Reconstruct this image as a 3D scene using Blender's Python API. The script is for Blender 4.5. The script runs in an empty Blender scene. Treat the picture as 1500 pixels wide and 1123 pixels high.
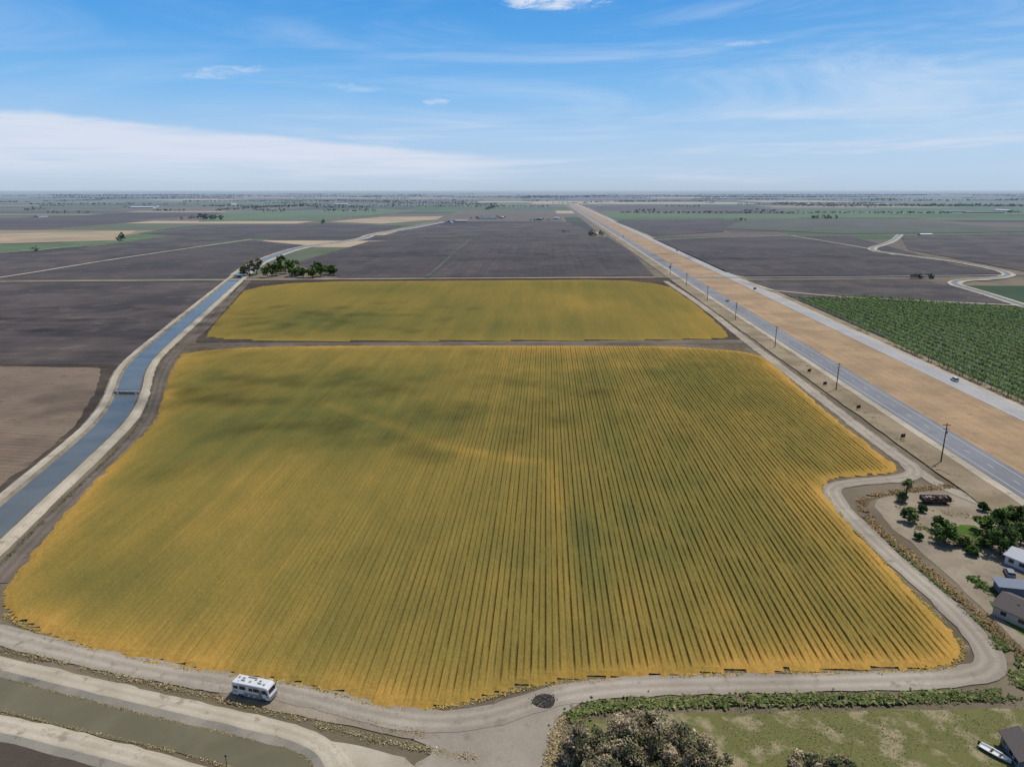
import bpy, math, random
import numpy as np
from mathutils import Vector, noise as mn
# ---------------------------------------------------------------- image pixels to ground coordinates
F=1041.0; H=95.0; PITCH=math.atan((561.5-278)/F)
def G(u,v):
    """ground position in metres (flat plain, z=0) of an image pixel (u,v), back-projected through the camera"""
    x=(u-750)/F; y=(561.5-v)/F
    t=H/(math.sin(PITCH)-y*math.cos(PITCH))
    return (x*t,(math.cos(PITCH)+y*math.sin(PITCH))*t)
def GL(l): return [G(*q) for q in l]
TH=math.atan(0.0464); CT,ST=math.cos(TH),math.sin(TH)      # crop-row / highway heading
def ab2xy(a,b): return (a*CT+b*ST, -a*ST+b*CT)
def xy2ab(x,y): return (x*CT-y*ST, x*ST+y*CT)
K=1.40
def lin1(c):
    c/=255.0
    return c/12.92 if c<=0.04045 else ((c+0.055)/1.055)**2.4
def A(r,g,b): return (lin1(r)/K,lin1(g)/K,lin1(b)/K)
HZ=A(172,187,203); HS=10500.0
def hz(c,d,s=HS):  # aerial haze blended straight into a surface colour by distance
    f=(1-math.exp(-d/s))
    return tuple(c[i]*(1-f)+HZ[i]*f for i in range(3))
random.seed(4); rng=np.random.default_rng(7)
COL=bpy.context.collection
# ---------------------------------------------------------------- node helper
class NB:
    def __init__(s,nt): s.nt=nt; s.n=nt.nodes; s.l=nt.links
    def put(s,sock,v):
        if isinstance(v,bpy.types.NodeSocket): s.l.new(v,sock)
        elif isinstance(v,(tuple,list)):
            sock.default_value=(*v,1) if (len(v)==3 and sock.type=='RGBA') else v
        elif v is not None: sock.default_value=v
    def m(s,op,a,b=None,c=None,clamp=False):
        n=s.n.new('ShaderNodeMath'); n.operation=op; n.use_clamp=clamp
        s.put(n.inputs[0],a); s.put(n.inputs[1],b); s.put(n.inputs[2],c); return n.outputs[0]
    def mr(s,v,a,b,c=0.0,d=1.0):
        n=s.n.new('ShaderNodeMapRange'); n.interpolation_type='SMOOTHSTEP'
        for i,q in enumerate((v,a,b,c,d)): s.put(n.inputs[i],q)
        return n.outputs[0]
    def noise(s,vec,scale,detail=3,rough=0.55,dist=0.0):
        n=s.n.new('ShaderNodeTexNoise'); s.put(n.inputs['Vector'],vec)
        n.inputs['Scale'].default_value=scale; n.inputs['Detail'].default_value=detail
        n.inputs['Roughness'].default_value=rough; n.inputs['Distortion'].default_value=dist
        return n.outputs['Fac']
    def mix(s,f,a,b,mode='MIX'):
        n=s.n.new('ShaderNodeMix'); n.data_type='RGBA'; n.blend_type=mode
        s.put(n.inputs[0],f); s.put(n.inputs[6],a); s.put(n.inputs[7],b); return n.outputs[2]
    def scale(s,col,f):
        n=s.n.new('ShaderNodeVectorMath'); n.operation='SCALE'; s.put(n.inputs[0],col); s.put(n.inputs[3],f); return n.outputs[0]
    def comb(s,x,y,z=0.0):
        n=s.n.new('ShaderNodeCombineXYZ'); s.put(n.inputs[0],x); s.put(n.inputs[1],y); s.put(n.inputs[2],z); return n.outputs[0]
    def sep(s,v):
        n=s.n.new('ShaderNodeSeparateXYZ'); s.put(n.inputs[0],v); return n.outputs
    def attr(s,name):
        n=s.n.new('ShaderNodeAttribute'); n.attribute_name=name; return n
    def pos(s): return s.n.new('ShaderNodeNewGeometry').outputs['Position']
def newmat(name,rough=0.9,spec=0.15,metal=0.0):
    m=bpy.data.materials.new(name); m.use_nodes=True
    p=m.node_tree.nodes['Principled BSDF']; p.inputs['Roughness'].default_value=rough
    p.inputs['Specular IOR Level'].default_value=spec; p.inputs['Metallic'].default_value=metal
    return m,NB(m.node_tree),p
def bump(nb,p,h,strength,dist):
    n=nb.n.new('ShaderNodeBump'); n.inputs['Strength'].default_value=strength; n.inputs['Distance'].default_value=dist
    nb.put(n.inputs['Height'],h); nb.l.new(n.outputs[0],p.inputs['Normal'])
def rowvec(nb,P,ang,ka,kb):
    x,y,_=nb.sep(P)[0:3]
    c,s_=math.cos(ang),math.sin(ang)
    a=nb.m('SUBTRACT',nb.m('MULTIPLY',x,c),nb.m('MULTIPLY',y,s_))
    b=nb.m('ADD',nb.m('MULTIPLY',x,s_),nb.m('MULTIPLY',y,c))
    return nb.comb(nb.m('MULTIPLY',a,ka),nb.m('MULTIPLY',b,kb)),a,b
def gmat(name,c1,c2,c3,L=60,M=9,S=0.8,rows=0.0,ang=TH,rk=0.35,third=(0.55,0.7),vcol=False,haze=True,tracks=0.0,fine=0.35,sine=None,near=False):
    m,nb,p=newmat(name,0.95,0.05)
    P=nb.pos()
    n1=nb.noise(P,1.0/L,4,0.6); n2=nb.noise(P,1.0/M,4,0.65); n3=nb.noise(P,1.0/S,2,0.7)
    if vcol:
        col=nb.attr('Col').outputs['Color']
        col=nb.mix(nb.m('MULTIPLY',nb.mr(n1,.35,.65),.35),col,nb.scale(col,0.76))
    else:
        col=nb.mix(nb.mr(n1,.38,.62),A(*c1),A(*c2))
    if c3 is not None: col=nb.mix(nb.m('MULTIPLY',nb.mr(n2,*third),.75),col,A(*c3))
    if rows:
        rv,a,b=rowvec(nb,P,ang,rk,rk/70.0)
        r=nb.noise(rv,1.0,3,0.6)
        col=nb.scale(col,nb.m('ADD',1.0-rows*1.0,nb.m('MULTIPLY',r,rows*2.0)))
    if sine:
        sp,am=sine
        rv,a,b=rowvec(nb,P,ang,1,1)
        w=nb.m('SINE',nb.m('MULTIPLY',nb.m('ADD',a,nb.m('MULTIPLY',n1,6.0)),2*math.pi/sp))
        col=nb.scale(col,nb.m('ADD',1.0,nb.m('MULTIPLY',w,am)))
    if tracks:
        ac=nb.m('ABSOLUTE',nb.attr('ac').outputs['Fac'])
        d=nb.m('ABSOLUTE',nb.m('SUBTRACT',ac,0.4))
        tr=nb.mr(nb.m('ADD',d,nb.m('MULTIPLY',nb.m('SUBTRACT',n2,.5),.9)),0.0,0.35,1.0,0.0)
        col=nb.scale(col,nb.m('ADD',1.0-tracks*.5,nb.m('MULTIPLY',tr,tracks)))
    col=nb.scale(col,nb.m('ADD',1-fine/2,nb.m('MULTIPLY',n3,fine)))
    col=nb.scale(col,nb.m('ADD',0.8,nb.m('MULTIPLY',n2,.4)))
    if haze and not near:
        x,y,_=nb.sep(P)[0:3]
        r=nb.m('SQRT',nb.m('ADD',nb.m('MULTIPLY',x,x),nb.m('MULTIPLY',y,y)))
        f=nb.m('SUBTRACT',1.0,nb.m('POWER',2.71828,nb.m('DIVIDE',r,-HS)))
        col=nb.mix(f,col,HZ)  # distance haze painted into the ground's base colour
    nb.put(p.inputs['Base Color'],col)
    if near: bump(nb,p,n3,0.6,0.12)
    return m
def smat(name,c,rough=0.6,spec=0.3,metal=0.0,var=0.2,sc=1.5):
    m,nb,p=newmat(name,rough,spec,metal)
    n=nb.noise(nb.pos(),sc,4,.65)
    nb.put(p.inputs['Base Color'],nb.scale(nb.mix(0.0,A(*c),A(*c)),nb.m('ADD',1-var/2,nb.m('MULTIPLY',n,var))))
    return m
# ---------------------------------------------------------------- mesh helpers
class MB:
    def __init__(s): s.v=[];s.f=[];s.mi=[];s.c=[];s.n=0
    def add(s,v,f,mat=0,col=(1,1,1)):
        v=np.asarray(v,float).reshape(-1,3); s.v.append(v)
        s.f+= [[i+s.n for i in q] for q in f]; s.mi+=[mat]*len(f)
        c=np.asarray(col,float)
        if c.ndim==1: c=np.tile(c,(len(v),1))
        s.c.append(c); s.n+=len(v)
    def box(s,cx,cy,cz,sx,sy,sz,mat=0,rot=0.0):
        x,y,z=sx/2,sy/2,sz/2
        v=np.array([(-x,-y,-z),(x,-y,-z),(x,y,-z),(-x,y,-z),(-x,-y,z),(x,-y,z),(x,y,z),(-x,y,z)])
        c_,s_=math.cos(rot),math.sin(rot)
        v=np.stack([v[:,0]*c_-v[:,1]*s_,v[:,0]*s_+v[:,1]*c_,v[:,2]],1)+np.array([cx,cy,cz])
        s.add(v,[(0,3,2,1),(4,5,6,7),(0,1,5,4),(1,2,6,5),(2,3,7,6),(3,0,4,7)],mat)
    def tube(s,p0,p1,r0,r1,k=7,mat=0,col=(1,1,1),caps=True):
        p0=Vector(p0);p1=Vector(p1); d=(p1-p0).normalized()
        a=d.orthogonal().normalized(); b=d.cross(a)
        v=[];f=[]
        for p,r in ((p0,r0),(p1,r1)):
            for i in range(k):
                t=2*math.pi*i/k; q=p+a*math.cos(t)*r+b*math.sin(t)*r; v.append(tuple(q))
        for i in range(k): f.append((i,(i+1)%k,k+(i+1)%k,k+i))
        if caps: f.append(tuple(range(k-1,-1,-1))); f.append(tuple(range(k,2*k)))
        s.add(v,f,mat,col)
    def prism(s,prof,y0,y1,mat=0):
        k=len(prof); v=[(x,y0,z) for x,z in prof]+[(x,y1,z) for x,z in prof]
        f=[(i,(i+1)%k,k+(i+1)%k,k+i) for i in range(k)]+[tuple(range(k-1,-1,-1)),tuple(range(k,2*k))]
        s.add(v,f,mat)
    def leaves(s,c,size,cols,mat=0,flat=0.6):
        c=np.asarray(c); n=len(c)
        if n==0: return
        nr=rng.normal(size=(n,3)); nr[:,2]=np.abs(nr[:,2])+flat; nr/=np.linalg.norm(nr,axis=1)[:,None]
        t=rng.normal(size=(n,3)); t-=nr*(t*nr).sum(1)[:,None]; t/=np.linalg.norm(t,axis=1)[:,None]
        b=np.cross(nr,t); sz=(np.asarray(size)*rng.uniform(.6,1.3,n))[:,None]
        asp=rng.uniform(.45,1,n)[:,None]
        v=np.stack([c-t*sz-b*sz*asp*.3,c+b*sz*asp*-1.0+t*sz*.2,c+t*sz+b*sz*asp*.3,c+b*sz*asp],1).reshape(-1,3)
        i=np.arange(n)*4
        s.add(v,np.stack([i,i+1,i+2,i+3],1).tolist(),mat,np.repeat(cols,4,0))
    def obj(s,name,mats,loc=(0,0,0),rot=0.0,smooth=False,parent=None,ac=None):
        me=bpy.data.meshes.new(name)
        me.from_pydata(np.concatenate(s.v).tolist(),[],s.f)
        me.polygons.foreach_set('material_index',s.mi)
        ca=me.attributes.new('Col','FLOAT_COLOR','POINT')
        c=np.concatenate(s.c); ca.data.foreach_set('color',np.concatenate([c,np.ones((len(c),1))],1).ravel())
        if ac is not None:
            a=me.attributes.new('ac','FLOAT','POINT'); a.data.foreach_set('value',np.asarray(ac,float))
        for m in mats: me.materials.append(m)
        if smooth: me.polygons.foreach_set('use_smooth',[True]*len(me.polygons))
        me.update()
        o=bpy.data.objects.new(name,me); o.location=loc; o.rotation_euler=(0,0,rot); COL.objects.link(o)
        if parent: o.parent=parent
        return o
def empty(name,loc,rot=0.0):
    e=bpy.data.objects.new(name,None); e.location=loc; e.rotation_euler=(0,0,rot); COL.objects.link(e); return e
def chaikin(p,it=2,closed=False):
    for _ in range(it):
        q=[]; n=len(p)
        if not closed: q.append(p[0])
        for i in range(n if closed else n-1):
            a=p[i];b=p[(i+1)%n]
            q.append((a[0]*.75+b[0]*.25,a[1]*.75+b[1]*.25)); q.append((a[0]*.25+b[0]*.75,a[1]*.25+b[1]*.75))
        if not closed: q.append(p[-1])
        p=q
    return p
def resample(p,step,closed=False):
    q=[]; n=len(p)
    for i in range(n if closed else n-1):
        a=p[i];b=p[(i+1)%n]; L=math.dist(a,b)
        k=max(1,int(L/max(step,0.006*math.hypot(*a))))
        for j in range(k): q.append((a[0]+(b[0]-a[0])*j/k,a[1]+(b[1]-a[1])*j/k))
    if not closed: q.append(p[-1])
    return q
def patch(name,pts,z,mat,it=0,amp=0.5,step=3.0):
    p=chaikin(pts,it,True) if it else pts
    p=resample(p,step,True)
    out=[]
    for x,y in p:
        s=amp*(1+math.hypot(x,y)/1500)
        out.append((x+mn.noise(Vector((x*.13,y*.13,1)))*s*2,y+mn.noise(Vector((x*.13,y*.13,9)))*s*2,z))
    b=MB(); b.add(out,[list(range(len(out)))])
    o=b.obj(name,[mat])
    if o.data.polygons[0].normal.z<0: o.data.flip_normals()
    return o
def strip(name,pts,prof,mats,it=3,rag=0.3,step=2.5,z=0.0,mids=None):
    """prof: (offset, height, across) left->right"""
    p=resample(chaikin(pts,it),step); n=len(p); k=len(prof)
    v=[];ac=[]
    for i,(x,y) in enumerate(p):
        a=p[max(0,i-1)];b=p[min(n-1,i+1)]
        dx,dy=b[0]-a[0],b[1]-a[1]; L=math.hypot(dx,dy) or 1; nx,ny=dy/L,-dx/L
        for j,(o,h,c) in enumerate(prof):
            w=o+mn.noise(Vector((x*.25,y*.25,j*3.1)))*rag*(2 if j in (0,k-1) else .8)
            v.append((x+nx*w,y+ny*w,z+h)); ac.append(c)
    b=MB(); f=[];mi=[]
    for i in range(n-1):
        for j in range(k-1):
            f.append((i*k+j,i*k+j+1,(i+1)*k+j+1,(i+1)*k+j)); mi.append(mids[j] if mids else 0)
    b.add(v,[tuple(reversed(q)) for q in f]); b.mi=mi
    o=b.obj(name,mats,ac=ac)
    if o.data.polygons[0].normal.z<0: o.data.flip_normals()
    return o
def flatprof(w,z=0.0): return [(-w/2,z,-1),(-w/4,z+.02,-.5),(0,z+.04,0),(w/4,z+.02,.5),(w/2,z,1)]
# value noise
TB=rng.random((256,256))
def vn(x,y,s=0):
    x=np.asarray(x)+s*17.3; y=np.asarray(y)+s*31.7
    xi=np.floor(x).astype(int); yi=np.floor(y).astype(int); fx=x-xi; fy=y-yi
    fx=fx*fx*(3-2*fx); fy=fy*fy*(3-2*fy)
    g=lambda a,b:TB[a&255,b&255]
    return (g(xi,yi)*(1-fx)+g(xi+1,yi)*fx)*(1-fy)+(g(xi,yi+1)*(1-fx)+g(xi+1,yi+1)*fx)*fy
def fbm(x,y,s=0): return (vn(x,y,s)+.5*vn(x*2.1,y*2.1,s+1)+.25*vn(x*4.3,y*4.3,s+2))/1.75
def sdist(poly,X,Y):
    P=np.array(poly); Q=np.roll(P,-1,0); D=np.full(X.shape,1e9); ins=np.zeros(X.shape,bool)
    for (x0,y0),(x1,y1) in zip(P,Q):
        dx,dy=x1-x0,y1-y0; t=np.clip(((X-x0)*dx+(Y-y0)*dy)/(dx*dx+dy*dy+1e-9),0,1)
        D=np.minimum(D,np.hypot(X-x0-t*dx,Y-y0-t*dy))
        if y1!=y0:
            c=((y0>Y)!=(y1>Y))&(X<(x1-x0)*(Y-y0)/(y1-y0)+x0); ins^=c
    return np.where(ins,D,-D)
def ldist(pl,X,Y):
    D=np.full(X.shape,1e9)
    for (x0,y0),(x1,y1) in zip(pl[:-1],pl[1:]):
        dx,dy=x1-x0,y1-y0; t=np.clip(((X-x0)*dx+(Y-y0)*dy)/(dx*dx+dy*dy+1e-9),0,1)
        D=np.minimum(D,np.hypot(X-x0-t*dx,Y-y0-t*dy))
    return D
# ---------------------------------------------------------------- materials
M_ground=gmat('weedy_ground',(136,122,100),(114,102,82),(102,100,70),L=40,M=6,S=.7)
M_soil=gmat('ploughed_soil',(90,79,74),(72,64,61),(108,96,87),L=110,M=18,S=1.2,rows=.45,rk=.2)  # dark second tone: soil mottling, also painted cloud shade
M_soil2=gmat('ploughed_soil_crosswise',(98,86,79),(72,64,61),(114,101,91),L=75,M=22,S=1.5,rows=.45,ang=TH+math.pi/2,rk=.12)  # second tone mottles the soil and stands in for cloud shade
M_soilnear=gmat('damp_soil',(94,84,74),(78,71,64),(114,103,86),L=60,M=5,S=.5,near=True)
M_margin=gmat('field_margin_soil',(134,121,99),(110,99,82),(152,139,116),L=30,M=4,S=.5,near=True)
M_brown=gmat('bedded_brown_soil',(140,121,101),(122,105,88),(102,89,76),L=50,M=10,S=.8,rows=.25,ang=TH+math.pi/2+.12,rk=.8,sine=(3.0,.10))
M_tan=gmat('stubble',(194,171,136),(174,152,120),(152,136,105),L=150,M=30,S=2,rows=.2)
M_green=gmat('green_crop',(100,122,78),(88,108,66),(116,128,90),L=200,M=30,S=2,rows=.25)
M_greensoil=gmat('sparse_green_crop',(96,98,82),(84,86,72),(106,108,82),L=120,M=30,S=2,rows=.3)
M_parcel=gmat('farmland_parcels',None,None,None,L=300,M=40,S=3,vcol=True,haze=False,rows=.15)
M_dirt=gmat('dirt_track',(186,174,157),(168,156,140),(146,135,118),L=30,M=3.5,S=.4,tracks=.22,near=True)
M_dirtdark=gmat('dark_dirt_track',(130,118,106),(110,101,91),(94,86,77),L=30,M=4,S=.4,tracks=.25,near=True)
M_bank=gmat('sandy_bank',(206,193,170),(184,172,150),(150,136,110),L=25,M=3,S=.4,tracks=.15)
M_lining=gmat('canal_side',(154,144,126),(130,121,104),(102,97,76),L=12,M=2,S=.3,near=True)
M_verge=gmat('dry_verge',(168,150,122),(142,126,100),(116,108,76),L=25,M=5,S=.6)
M_median=gmat('dry_grass_median',(190,159,121),(168,141,108),(148,128,98),L=35,M=7,S=.8,fine=.5,rows=.25,rk=.3)
M_asph=gmat('asphalt',(144,145,147),(134,135,138),(124,125,129),L=40,M=12,S=.5,fine=.15,rows=.2,rk=1.1)
M_conc=gmat('pale_pavement',(188,185,180),(176,173,170),(164,161,157),L=40,M=12,S=.5,fine=.12,rows=.2,rk=1.1)
M_yard=gmat('yard_dirt',(172,158,137),(150,137,118),(124,117,88),L=14,M=3,S=.4,near=True)
M_lawn=gmat('rough_grass',(124,122,76),(102,108,60),(178,160,130),L=7,M=7,S=.35,third=(.47,.62),fine=.6,near=True)
M_lawng=gmat('watered_lawn',(96,122,52),(84,110,46),(120,128,70),L=9,M=3,S=.3,near=True)
M_ash=gmat('ash',(58,55,52),(80,76,71),(130,121,108),L=1.5,M=.7,S=.2,near=True)
def water(name,c,rough,c2,spec):
    m,nb,p=newmat(name,rough,spec)
    P=nb.pos(); n=nb.noise(P,.06,4,.6,.5)
    nb.put(p.inputs['Base Color'],nb.mix(nb.mr(n,.3,.7),A(*c),A(*c2)))
    bump(nb,p,nb.noise(P,1.4,3,.6),.3,.05); return m
M_water=water('canal_water',(116,118,112),.25,(102,106,102),.2)
M_water2=water('silty_water',(130,122,96),.22,(114,108,84),.22)
def crop():
    m,nb,p=newmat('safflower_crop',.95,.03)
    P=nb.pos(); c=nb.attr('Col').outputs['Color']
    rv,a,b=rowvec(nb,P,TH,1.3,.02); r=nb.noise(rv,1.0,3,.65)
    n=nb.noise(P,1.8,3,.75)
    c=nb.scale(c,nb.m('ADD',.72,nb.m('MULTIPLY',r,.56)))
    c=nb.scale(c,nb.m('ADD',.5,nb.m('MULTIPLY',n,1.0)))
    nb.put(p.inputs['Base Color'],c); return m
M_crop=crop()
def folm():
    m,nb,p=newmat('foliage',.7,.12)
    c=nb.attr('Col').outputs['Color']; n=nb.noise(nb.pos(),.9,2,.6)
    c=nb.scale(c,nb.m('ADD',1.05,nb.m('MULTIPLY',n,.8)))
    nb.put(p.inputs['Base Color'],c)
    return m
M_fol=folm()
M_bark=smat('bark',(110,95,80),.9,.1,0,.5,3)
M_white=smat('white_paint',(232,232,230),.4,.4,0,.08)
M_mark=smat('road_paint',(225,225,220),.7,.2)
M_glass=smat('dark_glass',(32,36,42),.12,.6,0,.1)
M_rub=smat('rubber',(34,34,34),.8,.2)
M_grey=smat('grey_metal',(140,142,145),.5,.4,.2)
M_stripe=smat('grey_blue_stripe',(120,128,145),.5,.3)
M_wood=smat('weathered_wood',(92,74,60),.9,.1,0,.5,4)
M_rust=smat('rusty_steel',(98,66,50),.9,.2,0,.6,2)
M_concr=smat('concrete',(170,166,156),.9,.1,0,.3,1)
M_stucco=smat('stucco',(206,190,166),.9,.1,0,.15,1)
M_roofb=smat('blue_grey_roof',(128,138,152),.7,.2,0,.25,1.5)
M_roofl=smat('pale_metal_roof',(196,200,204),.5,.3,0,.2,1)
M_roofd=smat('dark_shingle_roof',(112,103,99),.9,.1,0,.35,2)
M_shed=smat('grey_siding',(118,128,140),.8,.1,0,.2,2)
# ---------------------------------------------------------------- ground and parcels
b=MB(); xs=[-60000,-6000,-1500,-400,0,400,1500,6000,60000]; ys=[-300,60,200,500,1200,3000,8000,20000,70000]
v=[(x,y,0) for y in ys for x in xs]; k=len(xs)
b.add(v,[(j*k+i,j*k+i+1,(j+1)*k+i+1,(j+1)*k+i) for j in range(len(ys)-1) for i in range(k-1)])
b.obj('ground',[M_ground])
pal=[((88,77,73),5),((74,66,63),3),((116,102,90),3),((96,122,72),3.0),((78,102,58),2.6),((198,176,142),1.6),((156,142,110),2),((104,112,80),2.5),((62,84,50),2)]
pc=[q[0] for q in pal]; pw=[q[1] for q in pal]
b=MB(); bb=330.0
while bb<30000:
    hgt=random.choice([260,400,400,520])*(1+bb/5000); lim=1.1*bb+900; aa=-lim
    while aa<lim:
        w=random.choice([300,420,620,820])*(1+bb/7000); a1=aa+w
        segs=[(aa,a1)]
        if aa<222 and a1>125 and bb<5000: segs=[(aa,125)]*(aa<125)+[(222,a1)]*(a1>222)
        for s0,s1 in segs:
            if s1-s0<25: continue
            if bb<760 and s1>-330 and s0<230: 
                if s0<-330: s1=-330
                else: continue
            g=5.0; nsub=random.choice([1,1,2,3]) if bb<8000 else 1
            for kk in range(nsub):
                y0=bb+hgt*kk/nsub; y1=bb+hgt*(kk+1)/nsub
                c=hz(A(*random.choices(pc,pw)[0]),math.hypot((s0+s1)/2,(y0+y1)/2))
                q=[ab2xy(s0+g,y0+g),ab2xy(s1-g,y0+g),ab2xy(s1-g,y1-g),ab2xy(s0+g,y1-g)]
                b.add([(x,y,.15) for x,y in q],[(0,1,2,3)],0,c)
        aa=a1
    bb+=hgt
b.obj('farmland',[M_parcel])
Z=.2
def pz():
    global Z; Z+=.03; return Z
patch('ploughed_field',GL([(-700,422),(0,416),(325,414),(250,470),(180,535),(0,534),(-700,534)]),pz(),M_soil2)
patch('ploughed_field',GL([(-400,404),(0,409),(355,408),(345,395),(455,360),(370,352),(180,378)]),pz(),M_soil)
patch('ploughed_field',GL([(-500,402),(0,404),(180,375),(365,350),(250,345),(60,372),(-200,376)]),pz(),M_soil2)
patch('stubble_field',GL([(-300,345),(0,343),(200,338),(170,352),(0,357),(-300,358)]),pz(),M_tan)
patch('green_field',GL([(-300,359),(0,358),(160,354),(120,362),(0,370),(-300,374)]),pz(),M_green)
patch('ploughed_field',GL([(500,407),(430,386),(540,354),(700,349),(890,347),(925,370),(958,404),(730,406)]),pz(),M_soil)
patch('ploughed_field',GL([(545,350),(600,334),(640,330),(830,325),(880,345)]),pz(),M_soil2)
patch('ploughed_field',GL([(200,342),(290,330),(480,327),(590,331),(530,349),(370,350)]),pz(),M_soil)
patch('green_field',GL([(290,325),(330,310),(560,306),(620,309),(480,321)]),pz(),M_green)
patch('stubble_field',GL([(480,325),(560,318),(650,317),(640,322),(560,328)]),pz(),M_tan)
patch('ploughed_field',GL([(955,349),(1240,345),(1320,366),(1390,386),(1470,401),(1360,404),(1085,405),(1030,390)]),pz(),M_soil)
patch('ploughed_field',GL([(1095,411),(1340,409),(1400,420),(1480,447),(1430,448),(1160,436)]),pz(),M_soil2)
patch('ploughed_field',GL([(1320,346),(1500,343),(1700,345),(1700,400),(1500,398),(1330,366)]),pz(),M_soil2)
patch('green_field',GL([(1060,335),(1090,322),(1300,322),(1500,335),(1500,340),(1240,343)]),pz(),M_greensoil)
patch('ploughed_field',GL([(900,325),(1060,320),(1060,340),(955,346)]),pz(),M_soil)
patch('bedded_field',GL([(-400,537),(0,537),(148,539),(142,570),(112,620),(60,670),(0,712),(-300,950)]),.2,M_brown)
patch('damp_soil_margin',GL([(-400,534),(0,533),(175,536),(186,545),(160,600),(110,655),(0,752),(-300,980)]),.1,M_soilnear)
patch('orchard_floor',GL([(1157,438),(1270,435),(1480,452),(1700,466),(1850,780),(1500,598)]),.3,M_greensoil)
# ---------------------------------------------------------------- main crops
def crop_field(name,poly,da,db,beds,green_fn,hgt,rough):
    poly=resample(chaikin(poly,2,True),6,True)
    A_,B_=zip(*[xy2ab(*q) for q in poly])
    a=np.arange(min(A_)-2,max(A_)+2,da); bb=np.arange(min(B_)-2,max(B_)+2,db)
    AA,BB=np.meshgrid(a,bb); X=AA*CT+BB*ST; Y=-AA*ST+BB*CT
    sd=sdist(poly,X,Y)+((fbm(X*.2,Y*.2,3)-.5)*2.4+(vn(X*.9,Y*.9,5)-.5)*.7)*rough
    ca=np.arange(len(a)); bed=(ca//5); isg=(ca%5==0)
    big=(bed%2==0)
    g,closed=green_fn(X,Y,AA,BB,sd)
    gd=np.zeros(X.shape)
    if beds:
        gd=np.where(isg[None,:],np.where(big[None,:],1.0,.6),0.0)*(1-closed)
        gd*=np.clip((vn(AA*.9,BB*.15,11)+.25)*1.4,0,1)*np.clip((sd-1.2)/4,0,1)
    far=np.clip((Y-200)/300,0,1)
    hh=hgt*(1-.45*far)*(1-.9*gd)*(0.85+.3*vn(X*.9,Y*.9,8))+ (rng.random(X.shape)-.5)*.18*hgt
    hh*=np.clip(sd/2.0,0,1)
    hh=np.maximum(hh,0)+.06
    ramp=np.array([A(196,154,78),A(172,141,70),A(150,130,66),A(132,120,62),A(112,110,59),A(94,98,54)])*.97
    g=np.clip(g,0,1)*(len(ramp)-1); i0=np.clip(g.astype(int),0,len(ramp)-2); fr=(g-i0)[...,None]
    c=ramp[i0]*(1-fr)+ramp[i0+1]*fr
    soil=np.array(A(92,78,52)); gk=(gd*.72)[...,None]; c=c*(1-gk)+soil*gk
    nr,nc=X.shape; idx=np.arange(nr*nc).reshape(nr,nc)
    ok=sd>-.2; q=ok[:-1,:-1]&ok[1:,:-1]&ok[:-1,1:]&ok[1:,1:]
    fs=np.stack([idx[:-1,:-1][q],idx[:-1,1:][q],idx[1:,1:][q],idx[1:,:-1][q]],1)
    used=np.unique(fs); mp=np.full(nr*nc,-1); mp[used]=np.arange(len(used)); fs=mp[fs]
    V=np.stack([X.ravel(),Y.ravel(),hh.ravel()],1)[used]
    mb=MB(); mb.add(V,fs.tolist(),0,c.reshape(-1,3)[used])
    return mb.obj(name,[M_crop],smooth=not beds),poly
FN=[(277,508),(700,506),(1100,508),(1150,548),(1218,610),(1290,665),(1318,687),(1310,694),(1270,697),(1195,703),(1235,760),(1320,850),(1385,915),(1410,945),(1408,965),(1390,977),(1300,983),(1150,985),(1000,990),(860,996),(770,1005),(700,1025),(640,1037),(590,1040),(540,1032),(480,1012),(430,1000),(330,988),(230,972),(130,950),(50,925),(10,900),(0,875),(30,830),(80,770),(140,700),(190,655),(225,620),(240,580),(250,540)]
FF=[(368,413),(700,411),(965,409),(1020,445),(1072,492),(1060,498),(700,500),(300,500),(303,485),(330,455)]
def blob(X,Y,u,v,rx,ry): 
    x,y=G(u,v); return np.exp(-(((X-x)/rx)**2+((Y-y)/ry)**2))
def gnear(X,Y,AA,BB,sd):
    g=.5+(fbm(X*.018,Y*.012,1)-.5)*.42+(fbm(AA*.25,BB*.012,2)-.5)*.2+(fbm(X*.12,Y*.08,6)-.5)*.26
    for u,v,rx,ry,am in [(430,600,64,40,.3),(300,640,28,24,.16),(520,555,74,26,.26),(620,620,44,26,.16),(150,850,24,14,.2),(880,560,60,40,.12),(1080,590,26,70,.12),(862,870,5,40,.14),(846,780,5,34,.12),(960,690,40,60,.06),(560,800,30,50,.1)]:  # greener crop; the leading blobs also put cloud shade into the colour
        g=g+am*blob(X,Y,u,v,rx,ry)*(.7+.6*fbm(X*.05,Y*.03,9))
    for pl,w,am in [([(470,590),(560,620),(650,655),(740,672),(800,680),(815,720),(822,800),(840,900)],4,-.2),([(560,570),(700,548),(860,538),(960,533)],9,-.12)]:
        g=g+am*np.exp(-(ldist(GL(pl),X,Y)/w)**2)
    e=np.exp(-np.maximum(sd,0)/8.0)*(0.35+1.0*fbm(X*.05,Y*.05,14)); g=g-e*.6
    g=g-.12*np.exp(-((X+95)/45)**2)*np.clip((260-Y)/120,0,1)
    cl=np.clip(.66-(AA+50)/100.0,0.0,.9)*.95
    cl=np.clip(cl+(fbm(X*.03,Y*.02,21)-.5)*.6,0.05,.95)
    return g,cl
def gfar(X,Y,AA,BB,sd):
    g=.50+(fbm(X*.015,Y*.01,4)-.5)*.42+(fbm(AA*.12,BB*.008,7)-.5)*.25
    for u,v,rx,ry,am in [(440,470,60,50,.16),(640,445,30,90,.12),(560,425,60,60,.1)]: g=g+am*blob(X,Y,u,v,rx,ry)
    g=g-np.exp(-np.maximum(sd,0)/12)*.2
    return g,np.ones(X.shape)
crop_field('crop_field',GL(FN),.3,1.1,True,gnear,.55,1.0)
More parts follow.
